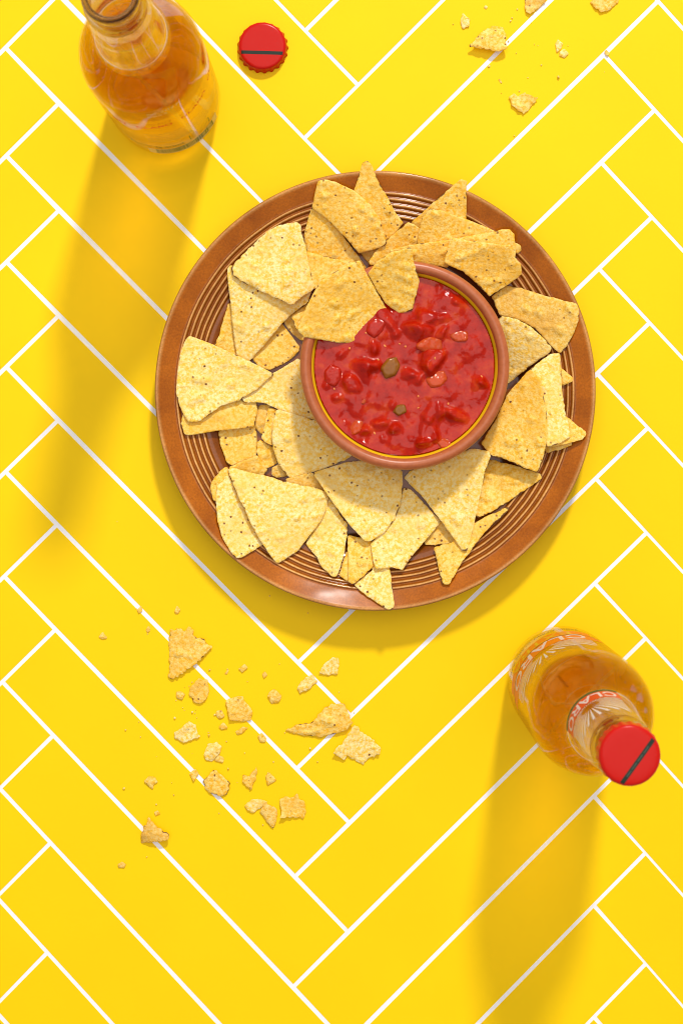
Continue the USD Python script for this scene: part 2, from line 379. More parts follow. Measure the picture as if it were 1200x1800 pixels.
def salsa_raw(P):
    z = 5.4 * (meshkit.fbm(np.c_[P * 0.06, np.full(len(P), 3.0)], 3, 5) - 0.5)
    z += 1.5 * (meshkit.fbm(np.c_[P * 0.19 + z[:, None] * .3, np.full(len(P), 7.0)], 3, 9) - 0.5)
    for c, poly, hgt, tilt, rot in lumps:
        m = ((P - c)**2).sum(1) < 13**2
        if not m.any(): continue
        q = P[m] - c; R = np.array([[math.cos(rot), -math.sin(rot)], [math.sin(rot), math.cos(rot)]])
        d = sd_poly(q @ R, poly)
        t = np.clip((d + 1.0) / 3.0, 0, 1); t = t * t * (3 - 2 * t)
        zz = (hgt + q @ tilt) * t
        z[m] = np.maximum(z[m], z[m] * (1 - t) + (zz + 0.3 * z[m]) * t)
    r = np.hypot(P[:, 0], P[:, 1])
    edge = np.clip((r - (RS - 5.0)) / 5.0, 0, 1)
    return SZ + z * (1 - edge) + edge * 0.5
from scipy.ndimage import gaussian_filter
from scipy.interpolate import RegularGridInterpolator
_g = np.arange(-RS - 2, RS + 2.5, 0.5)
_h = salsa_raw(np.stack(np.meshgrid(_g, _g, indexing='ij'), -1).reshape(-1, 2)).reshape(len(_g), len(_g))
_h = 0.5 * gaussian_filter(_h, 1.9) + 0.5 * gaussian_filter(_h, 0.9)      # sauce coats the pieces
for _px in ((640, 572), (690, 528), (605, 590)):                            # pressed flat where the chips dip in
    _c = np.array(px(*_px, SZ)) - (BCX, BCY)
    _d = np.hypot(_g[:, None] - _c[0], _g[None, :] - _c[1])
    _k = np.clip((_d - 6) / 9, 0, 1); _h = np.where(_h > SZ, SZ + (_h - SZ) * _k, _h)
_rgi = RegularGridInterpolator((_g, _g), _h, bounds_error=False, fill_value=SZ)
def salsa_z(P): return _rgi(P)
xs = np.arange(-RS, RS + 0.55, 0.55)
G = np.stack(np.meshgrid(xs, xs), -1).reshape(-1, 2)
G = G[np.hypot(G[:, 0], G[:, 1]) < RS - 0.35]
ang = np.linspace(0, 2 * np.pi, 480, endpoint=False)
nb = len(ang)
P = np.vstack([np.stack([RS * np.cos(ang), RS * np.sin(ang)], 1), G])
D = Delaunay(P)
zt = salsa_z(P)
tf = D.simplices
a_, b_, c_ = P[tf[:, 0]], P[tf[:, 1]], P[tf[:, 2]]
flip = np.cross(b_ - a_, c_ - a_) < 0
tf[flip] = tf[flip][:, ::-1]
low = np.stack([(RS - 4) * np.cos(ang), (RS - 4) * np.sin(ang), np.full(nb, SZ - 12)], 1)
v = np.vstack([np.c_[P, zt], low, [[0, 0, SZ - 14]]])
j = np.arange(nb); j2 = (j + 1) % nb; n0 = len(P)
f = np.vstack([tf, np.stack([j, n0 + j, n0 + j2], 1), np.stack([j, n0 + j2, j2], 1), np.stack([n0 + j, np.full(nb, n0 + nb), n0 + j2], 1)])
salsa = thing('salsa', 'chunky glossy red tomato salsa filling the terracotta bowl', 'salsa', (BCX, BCY, 0))
obj('sauce', (v, f), 'salsa_red', salsa, smooth=True)

import manifold3d as m3
def chunk(sx, sy, sz, n, seed):
    """a cut vegetable piece: rounded hull of a few spheres"""
    r = np.random.default_rng(seed)
    rad = 0.26 * min(sx, sy)
    parts = []
    for a in np.arange(n) / n * 2 * np.pi + r.uniform(0, 6):
        for zz in (-sz / 2, sz / 2):
            k = r.uniform(0.75, 1.1)
            parts.append(m3.Manifold.sphere(rad, 14).translate([sx / 2 * k * math.cos(a), sy / 2 * k * math.sin(a), zz + r.uniform(-.2, .2) * sz]))
    m = m3.Manifold.batch_hull(parts).refine_to_length(0.8)
    mm = m.to_mesh(); t = trimesh.Trimesh(np.array(mm.vert_properties[:, :3]), np.array(mm.tri_verts))
    trimesh.smoothing.filter_taubin(t, iterations=24)
    t.vertices += 0.25 * (meshkit.noise(t.vertices * 0.8 + seed * 7.3)[:, None] - 0.5) * t.vertex_normals * 2
    return t
def put_chunk(name, mt, pxx, pxy, sx, sy, sz, rot, n, seed, lift, label=None, tilt=(0, 0)):
    t = chunk(sx, sy, sz, n, seed)
    t.apply_transform(trimesh.transformations.euler_matrix(tilt[0], tilt[1], math.radians(rot)))
    X, Y = px(pxx, pxy, SZ + 2); X -= BCX; Y -= BCY
    z = salsa_z(np.array([[X, Y]]))[0]
    t.apply_translation((X, Y, z + lift))
    obj(name, t, mt, salsa, smooth=True, label=label)
put_chunk('pepper_chunk', 'pepper_olive', 687, 645, 9.5, 6.6, 2.0, 65, 6, 1, 0.0, 'large olive green pepper piece near the middle')
put_chunk('pepper_chunk', 'pepper_olive', 703, 720, 6.5, 4.6, 1.6, 30, 5, 2, -1.0)
for k, (x, y, sx, sy, rot, m_, lift) in enumerate([(757, 605, 13, 7.5, 12, 'tomato_pale', .6), (767, 668, 11, 8, 25, 'tomato_pale', .1), (800, 628, 15, 10, 70, 'tomato_chunk', .5), (740, 541, 11, 9, 30, 'tomato_chunk', .5), (722, 590, 16, 9, 25, 'tomato_chunk', .2),
      (632, 700, 14, 11, 120, 'tomato_chunk', .1), (602, 713, 11, 10, 40, 'tomato_chunk', .1), (706, 760, 12, 8, 0, 'tomato_chunk', .1), (626, 749, 9, 7, 60, 'tomato_pale', 0.0), (808, 590, 9, 6, 10, 'tomato_pale', .1), (758, 503, 10, 7, -30, 'tomato_chunk', .2),
      (830, 550, 8, 6, 60, 'tomato_chunk', .1), (668, 660, 15, 12, 0, 'tomato_chunk', .2), (660, 575, 10, 8, 50, 'tomato_chunk', .2), (785, 715, 14, 8, -50, 'tomato_chunk', .1), (838, 680, 8, 6, 80, 'tomato_chunk', .1), (585, 660, 10, 8, 100, 'tomato_chunk', 0), (640, 705, 4, 1.6, 50, 'tomato_pale', .6), (782, 780, 7, 4.5, 5, 'tomato_pale', 0), (668, 610, 9, 7, 10, 'tomato_chunk', .1)]):
    if k in (2, 3, 4, 5, 6, 7, 10, 11, 12, 14, 15, 19): continue
    r_ = random.Random(k)
    put_chunk('tomato_chunk', m_, x, y, sx * .95, sy * .9, 2.2, rot, 5 + k % 3, 20 + k, lift - 1.7, None, (r_.uniform(-.25, .25), r_.uniform(-.25, .25)))

sr = np.random.default_rng(77)
for k in range(14):
    r = RS * math.sqrt(sr.uniform(0.02, 0.85)); a = sr.uniform(0, 6.28); X, Y = r * math.cos(a), r * math.sin(a)
    t = trimesh.creation.icosphere(2, 1.0); t.vertices *= (sr.uniform(.55, .95), sr.uniform(.4, .6), .32)
    t.apply_transform(trimesh.transformations.euler_matrix(sr.normal(0, .3), sr.normal(0, .3), sr.uniform(0, 6.28)))
    t.apply_translation((X, Y, salsa_z(np.array([[X, Y]]))[0] + 0.05))
    obj('tomato_seed', t, 'tomato_seed', salsa, smooth=True)
# ------------------------------------------------------------------ chips
GR = 0.8
gx = np.arange(PCX - 136, PCX + 136, GR); gy = np.arange(PCY - 136, PCY + 136, GR)
GX, GY = np.meshgrid(gx, gy)
HM = plate_z(np.hypot(GX - PCX, GY - PCY))

def chip_mesh(poly2, zfun, seed, thick=1.35, step=1.0, rough_edge=0.45, bump=0.40, rounding=1.0):
    """closed chip of the outline poly2 (mm, world) with its top at zfun; returns vertices, faces, burn"""
    rg = np.random.default_rng(seed)
    pg = Polygon(poly2)
    if not pg.is_valid: pg = pg.buffer(0)
    q = pg.buffer(-rounding).buffer(rounding)
    if isinstance(q, MultiPolygon) or q.is_empty: q = pg
    if isinstance(q, MultiPolygon): q = max(q.geoms, key=lambda g: g.area)
    ring = q.exterior; n = max(12, int(ring.length / (step * 0.8)))
    B = np.array([ring.interpolate(i / n, normalized=True).coords[0] for i in range(n)])
    if not ring.is_ccw: B = B[::-1]
    tang = np.roll(B, -1, 0) - np.roll(B, 1, 0); nn = np.stack([tang[:, 1], -tang[:, 0]], 1); nn /= np.linalg.norm(nn, axis=1, keepdims=True) + 1e-9
    o = seed * 3.17
    B = B + nn * (rough_edge * 2 * (meshkit.fbm(np.c_[B * 0.55, np.full(n, o)], 3, seed) - 0.5))[:, None]
    pgn = Polygon(B)
    if not pgn.is_valid:
        pgn = pgn.buffer(0)
        if isinstance(pgn, MultiPolygon): pgn = max(pgn.geoms, key=lambda g: g.area)
        B = np.array(pgn.exterior.coords)[:-1]; n = len(B)
        if not pgn.exterior.is_ccw: B = B[::-1]
    x0, y0, x1, y1 = pgn.bounds
    I = np.stack(np.meshgrid(np.arange(x0, x1, step), np.arange(y0, y1, step * .87)), -1)
    I[1::2, :, 0] += step / 2
    I = I.reshape(-1, 2) + rg.uniform(-.12, .12, (I.shape[0] * I.shape[1], 2)) * step
    ins = pgn.buffer(-0.55 * step)
    if not ins.is_empty: I = I[contains_xy(ins, I[:, 0], I[:, 1])]
    else: I = I[:0]
    P = np.vstack([B, I])
    T = Delaunay(P).simplices
    cen = P[T].mean(1)
    T = T[contains_xy(pgn.buffer(1e-6), cen[:, 0], cen[:, 1])]
    A = np.cross(P[T[:, 1]] - P[T[:, 0]], P[T[:, 2]] - P[T[:, 0]])
    T[A < 0] = T[A < 0][:, ::-1]
    T = T[np.abs(A) > 1e-9]
    from shapely import distance, points
    dist = distance(pgn.exterior, points(P))
    ca, sa = math.cos(seed * 1.7), math.sin(seed * 1.7); Q = np.stack([ca * P[:, 0] - sa * P[:, 1], sa * P[:, 0] + ca * P[:, 1]], 1)
    zt = zfun(P) + bump * 2.0 * (meshkit.fbm(np.c_[Q * 0.5, np.full(len(P), o) + P[:, 0] * .3], 4, seed + 1) - 0.5) * np.clip(dist / 1.5 + .35, 0, 1)
    bl = meshkit.noise(np.c_[Q * 0.20, np.full(len(P), o + 9) + P[:, 1] * .1], seed + 5)
    zt = zt + 1.5 * bump * 2 * np.clip((bl - 0.62) / 0.25, 0, 1) * np.clip(dist / 3, 0, 1)
    th = thick * np.clip(0.55 + 0.45 * dist / 0.9, 0, 1)
    sag = 0.18 * (1 - np.clip(dist / 0.9, 0, 1))
    v = np.vstack([np.c_[P, zt - sag], np.c_[P, zt - th - 0.1]])
    N = len(P)
    # the rim: boundary edges of the triangulation (robust against dropped slivers)
    e = np.vstack([T[:, [0, 1]], T[:, [1, 2]], T[:, [2, 0]]])
    es = set(map(tuple, e))
    be = np.array([(a, b) for a, b in es if (b, a) not in es])
    f = np.vstack([T, T[:, ::-1] + N, np.stack([be[:, 0], be[:, 0] + N, be[:, 1] + N], 1), np.stack([be[:, 0], be[:, 1] + N, be[:, 1]], 1)])
    # toasting: strongest at the corners, patchy along the edge
    c = np.array(pgn.centroid.coords[0]); far = np.hypot(*(P - c).T); far = far / far.max()
    nz = meshkit.noise(np.c_[P * 0.22, np.full(len(P), o + 31)], seed + 3)
    burn = np.clip(1 - dist / 1.4, 0, 1) * np.clip((nz - 0.35) * 2.2, 0, 1) + 1.25 * np.clip((far - 0.955) / 0.03, 0, 1) * np.clip((meshkit.noise(np.c_[P * 0.07, np.full(len(P), o)], seed + 8) - .42) * 5, 0, 1)
    return v, f, np.r_[burn, burn]

# outlines in the photograph's pixels, from the bottom of the pile to its top: (label, colour, pixels, curl mm, curl angle, fixed plane or None)
CH = []
def C(label, colour, pts, curl=None, ang=None, fixed=None, **kw): CH.append((label, colour, pts, curl, ang, fixed, kw))
g, p_, t_ = 'chip_golden', 'chip_pale', 'chip_toasted'
# --- left and lower left
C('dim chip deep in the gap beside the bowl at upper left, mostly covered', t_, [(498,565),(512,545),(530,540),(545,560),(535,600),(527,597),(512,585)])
C('small shaded chip piece just left of the bowl under the big dipped chip', g, [(512,555),(540,530),(560,540),(560,580),(527,587),(519,575)])
C('golden chip edge peeking out left of the long pale chip over the dark well', g, [(403,528),(393,560),(385,590),(376,606),(420,640),(440,620),(420,560)])
C('golden chip with speckled right corner touching the bowl, under the long pale chip', g, [(480,555),(497,570),(508,584),(527,610),(525,619),(508,634),(490,643),(473,650),(455,645),(435,620),(460,590)], 1.0, 20)
C('square speckled chip end above the dark gap at lower left of the plate', g, [(384,760),(387,780),(394,800),(399,815),(405,819),(425,812),(450,802),(452,780),(450,745),(400,740)])
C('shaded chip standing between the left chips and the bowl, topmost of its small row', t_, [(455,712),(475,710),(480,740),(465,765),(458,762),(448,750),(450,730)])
C('small golden chip with burnt lower tip, lowest of the row left of the bowl', g, [(452,772),(459,774),(480,786),(488,815),(475,821),(466,824),(457,815),(451,795)])
C('narrow golden chip in the row between the left chips and the big shaded chip', g, [(472,715),(490,718),(485,760),(480,785),(470,782),(459,770),(463,755)])
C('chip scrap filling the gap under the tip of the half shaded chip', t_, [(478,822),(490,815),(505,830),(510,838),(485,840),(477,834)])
C('shaded chip corner above the broad folded chip at lower left', g, [(400,822),(452,800),(470,826),(462,838),(430,845)])
C('golden speckled chip under the leftmost chip, straight lower edge over the ridges', g, [(321,728),(317,745),(324,764),(335,765),(382,757),(412,754),(447,750),(449,735),(454,715),(450,708),(420,700),(385,700),(340,715)], 0.8, 100)
C('pale chip tucked under the left side of the bowl, speckled by the rim shadow', p_, [(420,700),(450,680),(480,655),(504,642),(525,628),(540,650),(552,700),(560,740),(549,738),(517,729),(488,719),(467,709),(452,707),(430,708)], 1.4, 60)
C('pale round edged chip half in the bowl shadow at lower left of the bowl', p_, [(486,719),(480,740),(477,765),(480,790),(487,812),(500,830),(510,841),(517,840),(550,830),(577,821),(605,810),(620,800),(600,770),(560,740),(517,727)], 1.6, 45)
C('orange chip strip showing between the folded chip and the chip below the bowl', t_, [(500,842),(550,830),(580,860),(570,880),(520,870)])
C('narrow back chip peeking out left of the pair at lower left rim', g, [(399,818),(385,830),(371,848),(370,858),(376,885),(390,870),(405,840)])
C('pale chip with rounded left side and burnt bottom at the lower left rim', p_, [(401,828),(392,845),(381,855),(379,880),(382,915),(390,945),(405,970),(415,982),(425,980),(445,968),(463,957),(445,920),(425,885),(410,855)], 1.2, 70)
# --- bottom
C('thin chip sliver beside the burnt tipped triangle at the bottom of the plate', g, [(609,965),(618,980),(613,1024),(605,1019),(596,1012)])
C('lowest chip of the pile, its tip reaching the bottom plate rim', p_, [(621,1028),(655,1002),(640,970),(672,968),(685,998),(690,1037),(693,1065),(687,1074),(680,1072),(645,1048)], 0.6, 0)
C('golden triangle with a burnt tip pointing down at the bottom of the plate', g, [(611,940),(652,950),(657,993),(640,1012),(620,1027),(612,1023),(611,980)])
C('long pointed chip hanging down right of the broad folded chip', p_, [(577,872),(611,922),(610,942),(604,975),(595,1007),(589,1016),(581,1012),(565,997),(550,972),(537,956),(560,915)], 1.0, 30)
C('broad pale chip with a fold, front of the lower left pile', p_, [(400,825),(407,821),(442,831),(467,836),(495,845),(530,852),(560,859),(574,865),(577,872),(574,895),(565,915),(542,945),(522,970),(505,981),(487,991),(480,985),(467,967),(457,950),(442,922),(427,890),(415,865)], 2.2, 120)
C('orange chip scrap under the two chips below the bowl, over the dark well', t_, [(760,905),(790,920),(805,955),(762,959),(743,957),(752,935)])
C('pale chip with a bitten bottom edge, between the two big chips below the bowl', p_, [(709,857),(722,860),(775,917),(767,927),(735,965),(720,982),(707,1003),(700,1000),(687,997),(660,1001),(655,985),(651,955),(680,925),(700,890)], 1.2, 140)
C('big round sided chip right below the bowl, half in its shadow', p_, [(549,831),(565,855),(587,887),(612,920),(640,951),(648,952),(658,948),(676,935),(694,912),(704,886),(707,862),(707,830),(690,805),(610,812)], 1.8, 100)
C('dull golden chip with burnt tip pointing down at lower right over the ridges', g, [(893,889),(895,896),(863,924),(840,950),(826,971),(812,987),(789,1028),(777,1027),(772,1006),(762,962),(793,954),(830,920)], 1.0, 50)
C('triangular chip pointing right at the lower right of the plate', g, [(861,807),(901,817),(952,833),(953,840),(933,855),(894,882),(863,901),(838,912),(835,890),(850,830)], 0.8, 20)
# --- right
C('thin chip edge under the right pointing corner, at the right side of the plate', t_, [(960,797),(986,790),(1010,780),(990,770),(950,775)])
C('small speckled chip tip jutting out over the right hand ridges', g, [(965,640),(985,645),(1007,664),(1006,671),(988,678),(965,672)])
C('pointed chip corner reaching the right plate rim', g, [(996,732),(1012,746),(1029,758),(1030,764),(1024,772),(996,780),(964,786),(950,755),(965,735)], 0.8, 60)
C('brown flecked chip at the right, its outer edge crossing the plate rim', t_, [(863,520),(888,501),(916,506),(960,520),(1000,530),(1013,533),(1017,544),(1016,564),(1008,586),(996,608),(984,621),(968,608),(940,576),(906,560),(878,554)], 2.6, 115)
C('pale chip with straight right edge between the two right hand groups', p_, [(932,648),(968,621),(984,621),(987,680),(993,722),(998,742),(1003,768),(985,778),(962,786),(940,720)], 1.2, 90)
C('big golden chip right of the bowl with rounded lower corner', g, [(892,692),(912,669),(932,648),(950,665),(956,700),(962,740),(960,780),(956,800),(950,815),(944,830),(920,822),(890,808),(862,800),(845,780),(870,740)], 2.0, 30)
C('pale chip tip pointing right beside the bowl, over the brown flecked chip', p_, [(880,555),(906,561),(932,574),(956,594),(971,610),(968,618),(948,632),(916,658),(895,676),(870,640),(860,580)], 1.0, 0)
C('large smooth triangle below right of the bowl, pointing down', p_, [(709,840),(742,873),(777,919),(796,945),(812,968),(820,969),(825,955),(831,933),(840,887),(852,828),(862,802),(859,793),(830,788),(770,810),(720,828)], 1.0, 70)
# --- top right
C('tiny chip tip peeking out at the far end of the upper right stack', g, [(885,422),(905,426),(916,432),(916,440),(908,445),(885,445)])
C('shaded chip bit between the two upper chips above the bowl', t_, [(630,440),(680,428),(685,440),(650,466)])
C('tall spiky chip at the very top, its tip beyond the plate rim', g, [(622,335),(633,298),(636,286),(645,282),(653,290),(668,325),(680,344),(694,371),(709,391),(690,415),(650,440),(625,400)], 1.0, 80)
C('pointed chip at upper right, its tip touching the plate rim', g, [(809,314),(820,317),(820,345),(819,383),(800,420),(750,420),(722,391),(745,370),(760,357),(792,329),(804,318)], 1.0, 40)
C('golden chip behind the bowl at the top, left end of the upper right stack', g, [(716,390),(730,395),(745,408),(753,428),(695,450),(658,466),(645,465),(657,445),(685,417)], 1.0, 30)
C('ragged golden chip across the middle of the upper right stack', g, [(756,366),(775,369),(795,376),(820,385),(845,395),(870,405),(860,430),(795,430),(765,434),(733,430),(735,410),(742,382)], 1.4, 10)
C('golden chip band behind the bowl rim at the top right', g, [(682,440),(720,430),(765,424),(800,420),(800,450),(786,470),(727,460),(690,455)], 0.8, 0)
C('thin edged chip at the outer right of the upper right stack', g, [(800,418),(870,406),(880,403),(895,402),(903,410),(906,430),(906,452),(890,455),(850,445),(800,432)], 1.0, 0)
C('front chip of the upper right stack, resting against the bowl', g, [(792,417),(810,420),(860,427),(897,430),(903,450),(915,463),(917,482),(895,498),(870,514),(860,521),(837,497),(815,478),(780,462),(785,440)], 2.0, 25)
# --- top left
C('golden chip under the rounded chip at the top, pointing down to the bowl', g, [(549,362),(575,370),(605,415),(645,467),(620,490),(560,475),(540,448),(534,412),(543,378)], 1.2, 60)
C('golden chip with a rounded right side at the top left of the plate', g, [(558,318),(570,314),(590,319),(620,333),(650,358),(668,385),(679,425),(678,430),(660,437),(631,445),(605,415),(575,385),(548,365)], 1.6, 45)
C('long pale triangle pointing down at the left, shaded by the chip above', p_, [(399,472),(404,466),(470,470),(550,505),(541,531),(513,551),(496,568),(469,601),(439,634),(430,640),(416,625),(413,606),(408,567),(405,530),(402,510)], 1.2, 100)
C('leftmost pale chip with a burnt corner over the left ridges', p_, [(327,594),(333,590),(339,592),(376,606),(413,623),(449,640),(484,658),(476,662),(450,685),(419,704),(405,708),(387,714),(370,727),(352,739),(340,742),(331,742),(322,728),(313,705),(309,690),(311,665),(313,645),(317,620)], 2.2, 75)
C('pale yellow chip end between the upper left chips and the dipped chip', g, [(536,440),(560,447),(590,454),(625,462),(606,490),(575,508),(550,508),(542,480)], 0.6, 0)
C('broad pale chip with a curved outer edge at the upper left of the plate', p_, [(405,470),(417,457),(434,440),(450,424),(470,406),(487,396),(505,391),(524,390),(528,394),(531,408),(536,428),(540,448),(544,468),(550,495),(555,505),(540,516),(525,526),(516,534),(510,535),(480,522),(455,510),(430,497),(410,484)], 1.2, 130)
C('smaller chip dipped in the salsa at the top of the bowl', g, [(646,480),(657,465),(682,445),(720,434),(724,438),(726,455),(732,477),(737,495),(735,504),(725,545),(700,550),(677,532),(662,510)], 0.5, 90, 'dip2')
C('large chip dipped in the salsa over the upper left bowl rim', g, [(522,580),(534,592),(592,602),(625,604),(655,590),(684,552),(678,540),(662,510),(645,482),(632,456),(600,470),(562,495),(540,535)], 1.2, 45, 'dip1')

def plane_fit(mask_pts, Hs, cen):
    """lowest plane a + b (x-cx) + c (y-cy) lying on the support points"""
    A = -np.c_[np.ones(len(mask_pts)), mask_pts - cen]
    r = linprog([1, 0, 0], A_ub=A, b_ub=-Hs, bounds=[(0, 90), (-0.30, 0.30), (-0.30, 0.30)], method='highs')
    return r.x
for ci, (label, colour, pts, curl, angc, fixed, kw) in enumerate(CH):
    rg = np.random.default_rng(500 + ci)
    pts = np.array(pts, float)
    curl = rg.uniform(0.6, 1.8) if curl is None else curl
    angc = math.radians(rg.uniform(0, 180) if angc is None else angc)
    curl *= 1.45
    if rg.uniform() < 0.45 and not fixed: curl = -0.7 * curl
    wph = rg.uniform(0, 6.28, 2)
    zg = np.full(len(pts), 26.0)
    for it in range(3):
        W = np.array([px(x, y, z) for (x, y), z in zip(pts, zg)])
        cen = W.mean(0); size = np.abs(W - cen).max()
        d = np.array([math.cos(angc), math.sin(angc)])
        curlf = lambda P: curl * (((P - cen) @ d) / size) ** 2 + 0.55 * np.sin(((P - cen) @ np.array([-d[1], d[0]])) / 6.5 + wph[0]) * np.cos(((P - cen) @ d) / 9.0 + wph[1])
        pg = Polygon(W).buffer(0)
        if fixed:
            # leaning over the rim into the sauce: slope towards the bowl centre
            if fixed == 'dip1': ra, za, slope = px(585, 515, BTOP), BTOP + 1.3, 0.40
            else: ra, za, slope = px(690, 466, BTOP), BTOP + 1.3, 0.40
            ctr = np.array([BCX, BCY]); u = ctr - np.array(ra); u /= np.linalg.norm(u)
            zpl = lambda P: za + 1.7 - slope * ((P - np.array(ra)) @ u)
            zf = lambda P: zpl(P) + 0.6 * curlf(P)
        else:
            # stay clear of the bowl's wall
            pg2 = pg.difference(Point(BCX, BCY).buffer(52.6 if kw.get('r') is None else kw['r']))
            if isinstance(pg2, MultiPolygon): pg2 = max(pg2.geoms, key=lambda q: q.area)
            if not pg2.is_empty and pg2.area > 40: pg = pg2
            x0, y0, x1, y1 = pg.bounds
            ix = (gx > x0 - 1) & (gx < x1 + 1); iy = (gy > y0 - 1) & (gy < y1 + 1)
            sx, sy = np.meshgrid(gx[ix], gy[iy]); m = contains_xy(pg.buffer(0.5), sx.ravel(), sy.ravel())
            MP = np.c_[sx.ravel()[m], sy.ravel()[m]]; Hs = HM[np.ix_(iy, ix)].ravel()[m]
            a, b, c = plane_fit(MP, Hs + 1.4 - curlf(MP), cen)
            zf = lambda P, a=a, b=b, c=c, cen=cen: a + b * (P[:, 0] - cen[0]) + c * (P[:, 1] - cen[1]) + curlf(P)
        zg = zf(W)
    if not isinstance(pg, Polygon): pg = max(pg.geoms, key=lambda q: q.area)
    x0, y0, x1, y1 = pg.bounds
    ix = np.where((gx > x0 - 1) & (gx < x1 + 1))[0]; iy = np.where((gy > y0 - 1) & (gy < y1 + 1))[0]
    sx, sy = np.meshgrid(gx[ix], gy[iy]); m = contains_xy(pg.buffer(0.4), sx.ravel(), sy.ravel()).reshape(sx.shape)
    zz = zf(np.c_[sx.ravel(), sy.ravel()]).reshape(sx.shape) + 0.25
    sub = HM[np.ix_(iy, ix)]; sub[m] = np.maximum(sub[m], zz[m]); HM[np.ix_(iy, ix)] = sub
    v, f, burn = chip_mesh(np.array(pg.exterior.coords)[:-1], zf, 40 + ci, step=0.95)
    base = np.array([cen[0], cen[1], v[:, 2].min()])
    path = numbered('/World', 'tortilla_chip')
    mesh = UsdGeom.Mesh.Define(stage, path)
    usdkit.mesh(stage, path, ((v - base) * MM, f), M[colour], smooth=True)
    UsdGeom.PrimvarsAPI(mesh).CreatePrimvar('burn', Sdf.ValueTypeNames.FloatArray, 'vertex').Set(np.asarray(burn, np.float32))
    mesh.AddTranslateOp().Set(Gf.Vec3d(*(base * MM)))
    tag(mesh.GetPrim(), label, 'tortilla chip', 'tortilla chips piled on the plate')

# ------------------------------------------------------------------ broken pieces and crumbs on the table
FR = []
def F(label, pts, org=(160, 1030), sc=0.45, z=2.4, colour='chip_golden', tilt=0.0, ta=0): FR.append((label, [(org[0] + x * sc, org[1] + y * sc) for x, y in pts], z, colour, tilt, ta))
F('largest broken chip piece below the plate, with a burnt bottom corner', [(305,175),(340,168),(365,175),(380,155),(400,190),(405,205),(430,205),(470,240),(410,305),(320,365),(303,360)], z=3.6, tilt=.07, ta=-30)
F('round flaky crumb just below the largest broken piece', [(385,400),(420,360),(455,370),(460,410),(440,455),(410,462),(380,430)])
F('small crumb left of the round flaky crumb', [(330,430),(332,415),(350,412),(368,425),(355,448),(335,440)], z=1.8)
F('square chip fragment lying on the grout line below the largest piece', [(525,450),(560,435),(590,432),(605,460),(630,490),(625,525),(590,535),(540,525)], z=3)
F('small crumb at the lower left of the square fragment on the grout', [(485,505),(490,490),(510,488),(522,510),(500,525)], z=1.8)
F('half moon crumb below the small crumb beside the square fragment', [(497,552),(515,533),(535,555),(510,565)], z=1.6)
F('flat crumb just below the square fragment', [(565,570),(590,552),(613,555),(590,580),(570,582)], z=1.5)
F('ragged pale crumb with a jagged outline at the left of the scatter', [(325,575),(360,550),(380,530),(410,545),(418,580),(428,590),(400,600),(360,618),(330,600)], z=2.6, colour='chip_pale')
F('pale flaky crumb between the two lower grout lines', [(440,660),(455,620),(490,612),(510,630),(495,665),(470,690),(445,680)], z=2.4, colour='chip_pale')
F('small curled crumb touching the pale flaky crumb', [(480,685),(500,660),(520,675),(515,693)], z=1.6)
F('yellow crumb on the grout line below right of the square fragment', [(652,590),(665,575),(685,600),(680,612),(660,612)], z=1.8)
F('thin upright crumb on the lower grout line', [(385,735),(405,715),(420,735),(400,770)], z=2)
F('rounded golden fragment with a burnt top on the lower grout line', [(437,770),(460,740),(480,720),(510,735),(543,775),(530,820),(500,825),(450,805)], z=3, tilt=.08, ta=60)
F('long pointed sliver with a dark tip in the middle of the scatter', [(592,765),(590,740),(615,745),(645,708),(649,720),(640,760),(622,802)], z=2.4)
F('little triangular crumb right of the pointed sliver', [(680,745),(695,730),(725,760),(690,782)], z=1.8)
F('flat pale fragment left of the toasted lower fragment', [(600,860),(630,835),(660,835),(690,845),(660,870),(635,888),(610,880)], z=2, colour='chip_pale')
F('toasted pointed fragment between the pale flat one and the square one', [(658,885),(680,850),(725,875),(725,915),(712,953),(690,930)], z=3, colour='chip_toasted')
F('square fragment with brown spots at the lower right of the scatter', [(740,835),(790,825),(805,812),(815,835),(835,850),(840,890),(830,912),(740,905)], z=3)
F('toasted triangular fragment on the lowest grout line at the left', [(193,1008),(200,960),(225,905),(245,935),(270,945),(305,970),(300,990),(260,1000)], z=3.4, colour='chip_toasted', tilt=.1, ta=10)
F('tiny crumb with a black fleck, lowest of all the crumbs', [(103,1090),(120,1080),(137,1090),(130,1103),(108,1103)], z=1.6, colour='chip_toasted')
F('forked crumb above the toasted triangular fragment', [(205,765),(225,745),(248,750),(260,768),(245,775),(240,800),(220,780)], z=2)
F('speck of crumb just above the toasted triangular fragment', [(245,885),(260,878),(270,893),(252,900)], z=1.3)
F('long curved chip rind with a toasted lower edge over the grout corner', [(755,570),(800,545),(850,540),(870,525),(890,505),(900,490),(940,465),(985,460),(1005,500),(1025,535),(1000,560),(960,580),(900,595),(830,592)], z=4.2, colour='chip_golden', tilt=.10, ta=70)
F('broken chip corner with a torn hollow, right end of the scatter', [(945,655),(985,610),(1030,545),(1060,575),(1095,600),(1130,630),(1130,660),(1085,675),(1065,705),(1030,685),(1000,665),(985,683)], z=4.0, colour='chip_pale', tilt=.08, ta=100)
F('narrow flaky crumb on the grout line under the plate', [(803,405),(830,365),(865,345),(882,375),(850,405),(815,423)], z=2.2, colour='chip_pale')
F('upper flaky crumb nearest the plate shadow', [(890,340),(915,300),(945,278),(965,285),(968,315),(965,345),(925,350)], z=2.2, colour='chip_pale')
F('star shaped crumb left of the narrow flaky crumb', [(688,430),(700,412),(715,405),(745,430),(735,455),(705,463)], z=2.2)
F('small oval crumb above the star shaped crumb', [(575,325),(600,305),(612,320),(590,340)], z=1.7)
F('tiny pointed crumb left of the small oval crumb', [(520,345),(535,325),(538,332),(530,348)], z=1.2)
